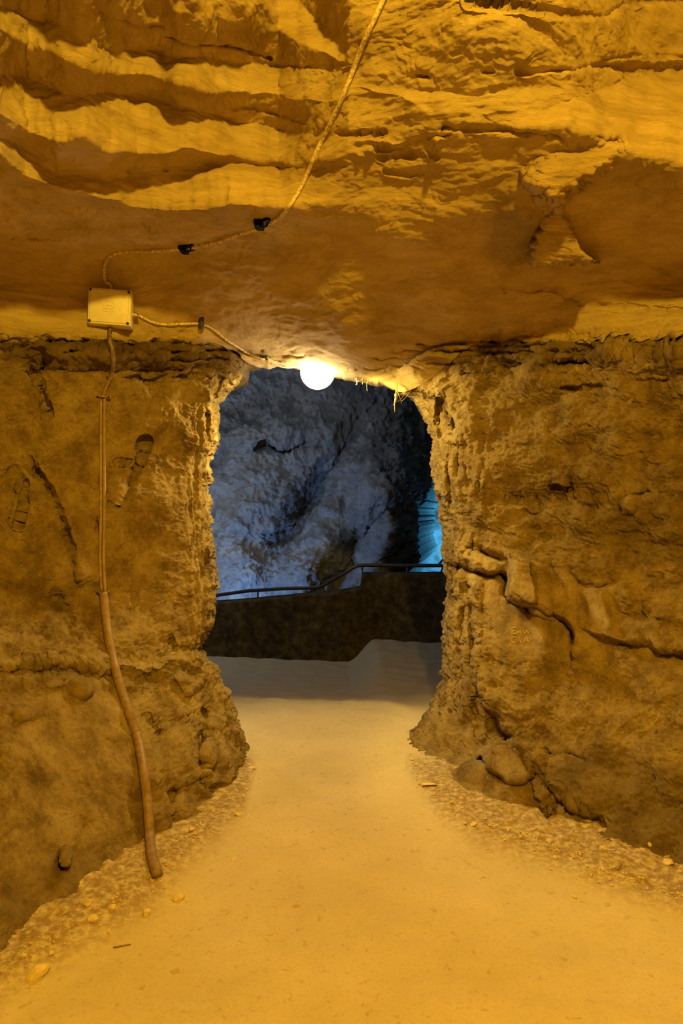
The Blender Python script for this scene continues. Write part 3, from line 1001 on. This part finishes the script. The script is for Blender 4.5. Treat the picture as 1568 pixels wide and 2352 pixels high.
def spline(pts, n=8):
    p = [np.array(q, float) for q in pts]
    out = []
    for i in range(len(p) - 1):
        a, b_, c, d = p[max(i - 1, 0)], p[i], p[i + 1], p[min(i + 2, len(p) - 1)]
        for k in range(n):
            t = k / n
            out.append(0.5 * ((2 * b_) + (c - a) * t + (2 * a - 5 * b_ + 4 * c - d) * t * t + (3 * b_ - a - 3 * c + d) * t ** 3))
    out.append(p[-1])
    return out


def on_rock(pts, lift, n=8, objs=None, smooth=3):
    """a smooth run over the rock along picture directions, lifted off the stone"""
    P = []
    for q in spline(pts, n):
        p, nn = hit(q[0], q[1], objs)
        d = (p - Vector((0, 0, EYE))).normalized()
        P.append(np.array(p - d * lift))
    P = np.array(P)
    for _ in range(smooth):
        Q = P.copy()
        Q[1:-1] = (P[:-2] + 2 * P[1:-1] + P[2:]) / 4
        P = Q
    return [Vector(p) for p in P]


def box(bm, c, s, M=None, bevel=0.0, seg=2):
    r = bmesh.ops.create_cube(bm, size=1)
    vs = r['verts']
    for v in vs:
        v.co = Vector((v.co.x * s[0], v.co.y * s[1], v.co.z * s[2])) + Vector(c)
    if bevel:
        es = list({e for v in vs for e in v.link_edges})
        r2 = bmesh.ops.bevel(bm, geom=es, offset=bevel, segments=seg, affect='EDGES', profile=0.5)
        vs = list({v for f in r2['faces'] for v in f.verts} | set(v for v in vs if v.is_valid))
    if M is not None:
        bmesh.ops.transform(bm, matrix=M, verts=[v for v in vs if v.is_valid])


# --- junction box
p, n = hit(253, 706)
corners = [hit(u, v)[0] for u, v in ((205, 665), (300, 665), (205, 750), (300, 750), (253, 706))]
ydep = min(c.y for c in corners) - 0.015
bc = Vector(((253 - CX) / F * ydep, ydep, EYE - (706.5 - CY) / F * ydep))
bw, bh = 95 / F * ydep, 81 / F * ydep
jb = thing('junction_box', 'square ivory plastic junction box screwed to the rock above the left wall', 'junction box', bc)
jb.rotation_euler = (math.radians(2), math.radians(2.6), math.radians(7))
bm = bmesh.new()
box(bm, (0, 0.035, 0), (bw, 0.085, bh), bevel=0.006)
link('body', bm, M_BOX, jb)
bm = bmesh.new()
box(bm, (0, -0.013, 0), (bw * 1.0, 0.012, bh * 1.0), bevel=0.005)
lid = link('lid', bm, M_BOX, jb)
bm = bmesh.new()
box(bm, (0, -0.021, 0), (bw * 0.9, 0.008, bh * 0.9), bevel=0.0035)
for sx in (-1, 1):
    for sz in (-1, 1):
        pass
link('lid_panel', bm, M_BOX, lid)
bm = bmesh.new()
tube(bm, [(0.026 * math.cos(a), -0.0252, 0.004 + 0.020 * math.sin(a)) for a in np.linspace(0, 2 * math.pi, 25)], 0.0012, 6)
tube(bm, [(-0.014, -0.0252, 0.004), (0.014, -0.0252, 0.004)], 0.0012, 6)
tube(bm, [(-0.030, -0.0252, -0.026), (0.030, -0.0252, -0.026)], 0.001, 6)
link('embossed_mark', bm, M_MARK, lid)
for sx in (-1, 1):
    for sz in (-1, 1):
        bm = bmesh.new()
        cx, cz = sx * bw * 0.445, sz * bh * 0.435
        tube(bm, [(cx, -0.012, cz), (cx, -0.0262, cz)], 0.0068, 14)
        link('screw', bm, M_SCREW, lid)
for nm, c, d in (('cable_gland', (-0.008, 0.03, bh / 2), (0, 0, 1)), ('cable_gland', (bw / 2, 0.03, -0.02), (1, 0, 0)), ('cable_gland', (-0.004, 0.03, -bh / 2), (0, 0, -1))):
    bm = bmesh.new()
    c, d = Vector(c), Vector(d)
    tube(bm, [c - d * 0.004, c + d * 0.012], 0.011, 12)
    tube(bm, [c + d * 0.012, c + d * 0.02], 0.009, 12)
    link(nm, bm, M_CABLE if d.z >= 0 else M_CABLE_B, jb)
bpy.context.view_layer.update()
BM = jb.matrix_world


def run(name, pts, mat, label, cat, seg=10):
    bm = bmesh.new()
    for P_, r in pts:
        tube(bm, P_, r, seg)
    return tag(link(name, bm, mat), label, cat)


# --- ceiling cable from the top of the frame to the box
top_end = BM @ Vector((-0.008, 0.03, bh / 2 + 0.012))
pc = on_rock([(905, -70), (880, 0), (838, 90), (800, 190), (765, 270), (735, 330), (705, 400), (680, 450), (650, 490), (615, 515), (560, 535), (500, 556), (430, 570), (350, 577), (290, 578),
              (258, 584), (241, 606), (240, 635), (245, 655)], 0.010, 7)
pc[-1] = top_end
pc[-2] = top_end + Vector((0, 0, 0.02))
pc[-3] = (pc[-2] + pc[-4]) / 2 + Vector((0, -0.004, 0))
run('cable', [(pc, 0.0085)], M_CABLE, 'dusty cable across the ceiling down into the top of the junction box', 'cable')
# --- cable from the box to the lamp
side_end = BM @ Vector((bw / 2 + 0.012, 0.03, -0.02))
pc = on_rock([(306, 716), (325, 728), (350, 740), (380, 746), (420, 744), (462, 744), (490, 757), (515, 778), (545, 797), (580, 818), (606, 826)], 0.009, 6)
pc[0] = side_end
pc[1] = side_end + Vector((0.02, -0.003, -0.006))
q = Vector(BULB)
lamp_end = q + Vector((-0.075, 0.02, 0.055))
a_ = pc[-1]
wire = [a_ + (lamp_end - a_) * t + Vector((0, 0, -0.035 * math.sin(math.pi * t))) for t in np.linspace(0, 1, 12)][1:]
run('lamp_cable', [(pc, 0.0075), ([pc[-1]] + wire, 0.0045)], M_CABLE, 'thin pale cable looping from the side of the junction box to the lit bulb', 'cable')

# --- cable, conduit and hose down the left wall
bot_end = BM @ Vector((-0.004, 0.03, -bh / 2 - 0.012))
pc = on_rock([(250, 757), (253, 785), (260, 820), (258, 850), (252, 872), (243, 890), (236, 912)], 0.010, 6)
pc[0] = bot_end
pc[1] = bot_end + Vector((0, 0, -0.02))
run('dark_cable', [(pc, 0.0105)], M_CABLE_B, 'short dark cable dropping from the junction box to the upper wall clip', 'cable')
pp = on_rock([(236, 912), (236, 1000), (236, 1100), (236, 1200), (234, 1280), (238, 1360)], 0.016, 8, smooth=14)
off = [p + Vector((0.016, 0.0, 0)) for p in pp]
bm = bmesh.new()
tube(bm, [p - Vector((0.010, 0, 0)) for p in pp], 0.0085, 10)
tube(bm, [p + Vector((0.008, 0.0, 0)) for p in pp], 0.0085, 10)
tag(link('conduit', bm, M_PIPE), 'straight thin brown twin conduit running down the left wall between two clips', 'conduit')
ph = on_rock([(238, 1362), (241, 1400), (247, 1450), (256, 1500), (268, 1550), (280, 1590), (294, 1630), (308, 1670), (319, 1710), (328, 1760), (335, 1810), (340, 1860), (343, 1910), (346, 1950), (352, 1980), (362, 2008)],
             0.026, 8, smooth=8)
bm = bmesh.new()
tube(bm, ph[:len(ph) // 2], 0.0215, 16)
tube(bm, ph[len(ph) // 2 - 1:], 0.0215, 16)
tag(link('hose', bm, M_HOSE), 'thick brown hose hanging down the left wall to the sand', 'hose')


# --- clips
def wall_clip(u, v, label, w=0.055, stand=0.018):
    p, n = hit(u, v)
    d = (p - Vector((0, 0, EYE))).normalized()
    c = p - d * stand
    t = thing('cable_clip', label, 'clip', c, None)
    bm = bmesh.new()
    box(bm, (0, 0.006, 0), (w, 0.006, 0.016), bevel=0.002)
    link('strap', bm, M_PIPE, t)
    bm = bmesh.new()
    tube(bm, [(-0.017 * math.cos(a), -0.017 * math.sin(a), 0) for a in np.linspace(0, math.pi, 13)], 0.005, 8)
    link('saddle', bm, M_PIPE, t)
    for sx in (-1, 1):
        bm = bmesh.new()
        tube(bm, [(sx * w * 0.4, 0.02, 0), (sx * w * 0.4, -0.004, 0)], 0.006, 10)
        link('screw', bm, M_SCREW, t)
    return t


wall_clip(237, 912, 'small saddle clip at the upper end of the thin conduit below the junction box', 0.075)
wall_clip(236, 1361, 'small saddle clip where the thin conduit meets the thick hose', 0.065)


def clip_with_shadow(u, v, label, wpx, hpx):
    """cable clip and its black wedge shadow, the shadow built into the solid"""
    p, n = hit(u, v)
    dep = p.y - 0.012
    k = dep / F
    c = Vector(((u - CX) * k, dep, EYE - (v - CY) * k))
    t = thing('cable_clip', label, 'clip', c)
    bm = bmesh.new()
    w, h = wpx * k, hpx * k
    prof = [(-w / 2, h / 2), (w / 2, h / 2 - 0.2 * h), (w * 0.38, 0.08 * h), (w * 0.08, -0.1 * h), (0, -h / 2), (-w * 0.35, -h * 0.46), (-w / 2, -h * 0.3)]
    A = [bm.verts.new((x, -0.012, z)) for x, z in prof]
    B = [bm.verts.new((x, 0.05, z)) for x, z in prof]
    bm.faces.new(A)
    bm.faces.new(B[::-1])
    for i in range(len(prof)):
        j = (i + 1) % len(prof)
        bm.faces.new((A[i], B[i], B[j], A[j]))
    link('body', bm, M_BLACK, t, smooth=False)
    bm = bmesh.new()
    tube(bm, [(w * 0.10 + 0.017 * math.cos(a), -0.010, -h * 0.34 + 0.013 * math.sin(a)) for a in np.linspace(-2.6, 0.6, 12)], 0.0035, 8)
    link('hook', bm, M_BLACK, t)
    return t


clip_with_shadow(602, 510, 'clip on the ceiling cable where it turns left, its black wedge shadow built in', 38, 20)
clip_with_shadow(427, 568, 'clip on the ceiling cable nearer the junction box, its black wedge shadow built in', 34, 16)
p, n = hit(462, 742)
d = (p - Vector((0, 0, EYE))).normalized()
t = thing('cable_clip', 'dark clip pinning the bulb cable midway between junction box and lamp', 'clip', p - d * 0.012)
bm = bmesh.new()
box(bm, (0, 0, 0.004), (0.030, 0.022, 0.062), bevel=0.006)
link('body', bm, M_SCREW, t)
bm = bmesh.new()
tube(bm, [(-0.012, -0.012, -0.026), (0.0, -0.02, -0.034), (0.012, -0.012, -0.026)], 0.004, 8)
link('hook', bm, M_SCREW, t)
p, n = hit(606, 824)
d = (p - Vector((0, 0, EYE))).normalized()
t = thing('cable_clip', 'small pale hook clip carrying the bulb cable at the lintel edge', 'clip', p - d * 0.012)
bm = bmesh.new()
box(bm, (0, 0.0, 0.012), (0.055, 0.02, 0.014), bevel=0.004)
link('body', bm, M_SCREW, t)
bm = bmesh.new()
tube(bm, [(0.022, -0.006, 0.012), (0.030, -0.01, -0.010), (0.022, -0.012, -0.034), (-0.004, -0.012, -0.034), (-0.022, -0.010, -0.022)], 0.005, 8)
link('hook', bm, M_PORC, t)

# --- lamp
lamp = thing('hanging_bulb', 'glowing white bulb hanging under the lintel at the top of the doorway', 'lamp', BULB)
bm = bmesh.new()
bmesh.ops.create_uvsphere(bm, u_segments=48, v_segments=32, radius=0.108)
for v in bm.verts:
    if v.co.z > 0.03:
        s = 1 - 0.25 * (v.co.z - 0.03) / 0.08
        v.co.x *= s
        v.co.y *= s
link('globe', bm, M_BULB, lamp)
bm = bmesh.new()
tube(bm, [(0, 0, 0.10), (0, 0, 0.128), (0, 0, 0.155)], 0.034, 20, 0.022)
link('holder', bm, M_PORC, lamp)
lamp.children[0].visible_shadow = True

# --- handrail on the parapet
def on_parapet(u, v, back=0.10):
    lo, hi = 7.0, 8.6
    for _ in range(40):
        mid_ = (lo + hi) / 2
        if mid_ > float(poly(plan)((u - CX) / F * mid_)) + back:
            hi = mid_
        else:
            lo = mid_
    return Vector(((u - CX) / F * lo, lo, EYE - (v - CY) / F * lo))


hr = thing('handrail', 'dark iron handrail bending along the top of the low dark wall', 'handrail', on_parapet(745, 1360))
base_l = hr.location


def local(ps):
    return [p - base_l for p in ps]


rail = [(380, 1388), (440, 1378), (500, 1367), (570, 1357), (650, 1352), (724, 1350), (738, 1347), (752, 1339), (790, 1317), (808, 1305), (822, 1299), (840, 1298), (920, 1299), (1020, 1299), (1120, 1300), (1240, 1302)]
bm = bmesh.new()
tube(bm, local([on_parapet(*q) for q in rail]), 0.021, 14)
link('rail', bm, M_IRON, hr)
for u0, v0, u1, v1 in ((592, 1357, 592, 1378), (741, 1347, 750, 1368), (832, 1300, 833, 1330), (937, 1300, 933, 1328), (1018, 1299, 1008, 1326), (450, 1378, 450, 1402)):
    bm = bmesh.new()
    tube(bm, local([on_parapet(u0, v0), on_parapet(u1, v1)]), 0.010 if u0 != 937 else 0.016, 10)
    link('post', bm, M_IRON, hr)
bm = bmesh.new()
tube(bm, local([on_parapet(1006, 1298), on_parapet(1030, 1270)]), 0.012, 10)
link('brace', bm, M_IRON, hr)


# --- hanging rootlets at the upper right of the opening
def roots(u, v, strands, label):
    k = 4.30 / F
    o = Vector(((u - CX) * k, 4.26, EYE - (v - CY) * k))
    t = thing('rootlets', label, 'roots', o)
    for strand in strands:
        bm = bmesh.new()
        tube(bm, [(x * k, 0.004 * i, -y * k) for i, (x, y) in enumerate(spline(strand[0], 5))], strand[1] * k, 7, strand[2] * k)
        link('strand', bm, M_ROOT, t)


roots(910, 893, [([(0, -6), (-2, 14), (-4, 30), (-3, 52)], 1.6, 0.5), ([(0, 6), (6, 18), (12, 34)], 1.2, 0.4), ([(22, -2), (14, 20), (2, 30)], 0.7, 0.5), ([(-2, 16), (-1, 22), (-2, 28), (-5, 36)], 4.0, 1.0), ([(30, 8), (20, 22), (12, 28)], 0.6, 0.4)],
      'larger tuft of pale rootlets dangling at the upper right of the opening')
roots(832, 876, [([(-14, -4), (-12, 6), (-15, 8)], 2.0, 0.6), ([(-10, 2), (2, 2), (12, 4)], 1.4, 1.0), ([(12, -2), (10, 10), (11, 22)], 1.2, 0.4), ([(0, -4), (0, 8)], 1.6, 0.8)],
      'small tuft of pale rootlets dangling just right of the bulb')

# --- scratched lettering on the right wall
strokes = [[(1176, 1443), (1176, 1457)], [(1176, 1443), (1184, 1441)], [(1176, 1450), (1183, 1448)], [(1176, 1457), (1185, 1455)],
           [(1187, 1457), (1188, 1449), (1191, 1454), (1194, 1447), (1197, 1456)],
           [(1202, 1446), (1205, 1456), (1209, 1448), (1213, 1455), (1216, 1445)],
           [(1174, 1463), (1174, 1479)], [(1181, 1462), (1174, 1471), (1182, 1478)],
           [(1185, 1477), (1186, 1469), (1190, 1474), (1193, 1468), (1196, 1476)],
           [(1203, 1478), (1208, 1464), (1214, 1476)], [(1205, 1473), (1212, 1472)]]
bm = bmesh.new()
for s in strokes:
    tube(bm, on_rock([tuple(q) for q in s], 0.001, 5, [wall_right], 1), 0.0020, 6)
link('scratched_lettering', bm, M_SCRATCH, wall_right)['label'] = 'initials scratched pale into the stone'


# --- loose stones
def stone_mesh(seed, flat=0.7):
    q = random.Random(seed)
    bm = bmesh.new()
    for _ in range(22):
        v = Vector((q.gauss(0, 1), q.gauss(0, 1), q.gauss(0, 1))).normalized()
        s = q.uniform(0.8, 1.05)
        bm.verts.new((v.x * 0.5 * s, v.y * 0.42 * s, v.z * 0.5 * flat * s))
    r = bmesh.ops.convex_hull(bm, input=bm.verts)
    bmesh.ops.delete(bm, geom=[g for g in r['geom_interior'] if isinstance(g, bmesh.types.BMVert)], context='VERTS')
    bmesh.ops.bevel(bm, geom=list(bm.edges), offset=0.018, segments=1, affect='EDGES', profile=0.6)
    return bm


protos = []
for s in range(7):
    bm = stone_mesh(900 + s, 0.55 + 0.06 * s)
    me = bpy.data.meshes.new('stone')
    bmesh.ops.recalc_face_normals(bm, faces=bm.faces)
    bm.to_mesh(me)
    bm.free()
    me.materials.append(M_STONE)
    protos.append(me)


def place_stone(u, v, size_px, label, group=None, me=None, name='stone', objs=None, sink=0.22, stretch=(1, 1, 1), rot=None):
    p, n = hit(u, v + size_px * 0.25, objs)
    q = random.Random(int(u * 7 + v))
    me = me or protos[q.randrange(len(protos))]
    o = bpy.data.objects.new(name, me)
    s = size_px / F * p.y
    o.scale = (s * stretch[0], s * stretch[1], s * stretch[2])
    o.rotation_euler = rot or (q.uniform(-.3, .3), q.uniform(-.3, .3), q.uniform(0, 6.28))
    o.location = p + Vector((0, 0, s * stretch[2] * (0.36 - sink)))
    C.objects.link(o)
    return tag(o, label, 'stone', group)


place_stone(86, 2224, 62, 'largest loose stone, a pale angular block on the sand at lower left', stretch=(1.0, 0.75, 0.8), rot=(0.2, -0.35, 0.5), me=protos[2])
place_stone(213, 2106, 29, 'pale rounded stone in front of the two others at the left wall foot')
place_stone(258, 2081, 23, 'small pale stone right of its pair at the left wall foot')
place_stone(201, 2070, 26, 'dull stone behind the pale rounded one at the left wall foot')
place_stone(409, 2058, 32, 'brown stone half sunk in the sand right of the hose end')
place_stone(335, 2093, 26, 'brownish stone on the sand straight below the hose end')
place_stone(247, 2135, 16, 'flat yellow chip lying below the left wall foot stones', stretch=(1.2, 0.9, 0.5))
place_stone(537, 1969, 20, 'pale chip alone on the sand right of the hose', stretch=(1.2, 0.8, 0.6))
place_stone(578, 1760, 18, 'dark chip beside the foot of the left jamb', stretch=(1.2, 0.9, 0.6))
place_stone(440, 1903, 16, 'bright pebble at the foot of the left wall right of the hose')
place_stone(487, 1910, 11, 'tiny bright pebble on the sand left of the path')
place_stone(547, 1868, 20, 'brown pebble on the sand beside the left wall corner')
place_stone(118, 2186, 18, 'small pale stone just above the largest stone')
place_stone(55, 2192, 18, 'flat grey-brown stone left above the largest stone')
place_stone(985, 1795, 34, 'broken flat slab chip at the foot of the right jamb', stretch=(1.3, 0.9, 0.5))
place_stone(1259, 1932, 16, 'bright yellow pebble on the rubble under the right wall')
place_stone(1275, 1968, 15, 'pale pebble just below the bright yellow one under the right wall')
place_stone(1383, 1949, 20, 'round dusty stone in the dark foot of the right wall')
place_stone(1534, 1977, 28, 'largest round stone under the right wall, near the frame edge')
place_stone(1560, 2001, 13, 'small yellow pebble beside the largest round stone at right')
place_stone(1492, 1938, 13, 'yellow pebble above the rubble near the right frame edge')
place_stone(1412, 2007, 13, 'pebble next to the small twig under the right wall')
place_stone(1204, 1874, 10, 'tiny bright yellow pebble high on the right rubble bank')
place_stone(1119, 1903, 15, 'pale pebble on the lower edge of the right rubble bank')
place_stone(1088, 1888, 22, 'dark flat chip on the lower edge of the right rubble bank', stretch=(1.2, .8, .5))
place_stone(1318, 2058, 14, 'lone dark pebble on the sand below the right rubble bank')
# twig and straw
for u0, v0, u1, v1, lab in ((260, 2178, 300, 2171, 'thin dark twig lying on the sand at lower left'), (1418, 2000, 1428, 1985, 'small twig standing in the rubble under the right wall')):
    bm = bmesh.new()
    a_, b_ = hit(u0, v0)[0], hit(u1, v1)[0]
    tube(bm, [a_ + (b_ - a_) * t + Vector((0, 0, 0.003)) for t in np.linspace(0, 1, 5)], 0.0028, 7, 0.0018)
    tag(link('twig', bm, M_CABLE_B), lab, 'twig')


def scatter(n, seed, path, spread, smin, smax, label, group):
    q = random.Random(seed)
    f = poly(path)
    x0, x1 = path[0][0], path[-1][0]
    for _ in range(n):
        u = q.uniform(x0, x1)
        v = float(f(u)) + abs(q.gauss(0, 1)) * spread - 6
        place_stone(u, v, q.uniform(smin, smax), label, group, name='pebble', objs=[floor], sink=0.15)


scatter(120, 5, [(940, 1725), (1000, 1815), (1100, 1880), (1280, 1942), (1420, 1998), (1568, 2045)], 26, 4, 10,
        'small brown pebble in the rubble along the foot of the right wall', 'pebbles along the right wall')
scatter(110, 6, [(5, 2205), (170, 2110), (340, 2020), (430, 1920), (500, 1850), (570, 1790)], 30, 4, 9,
        'small brown pebble in the rubble along the foot of the left wall', 'pebbles along the left wall')
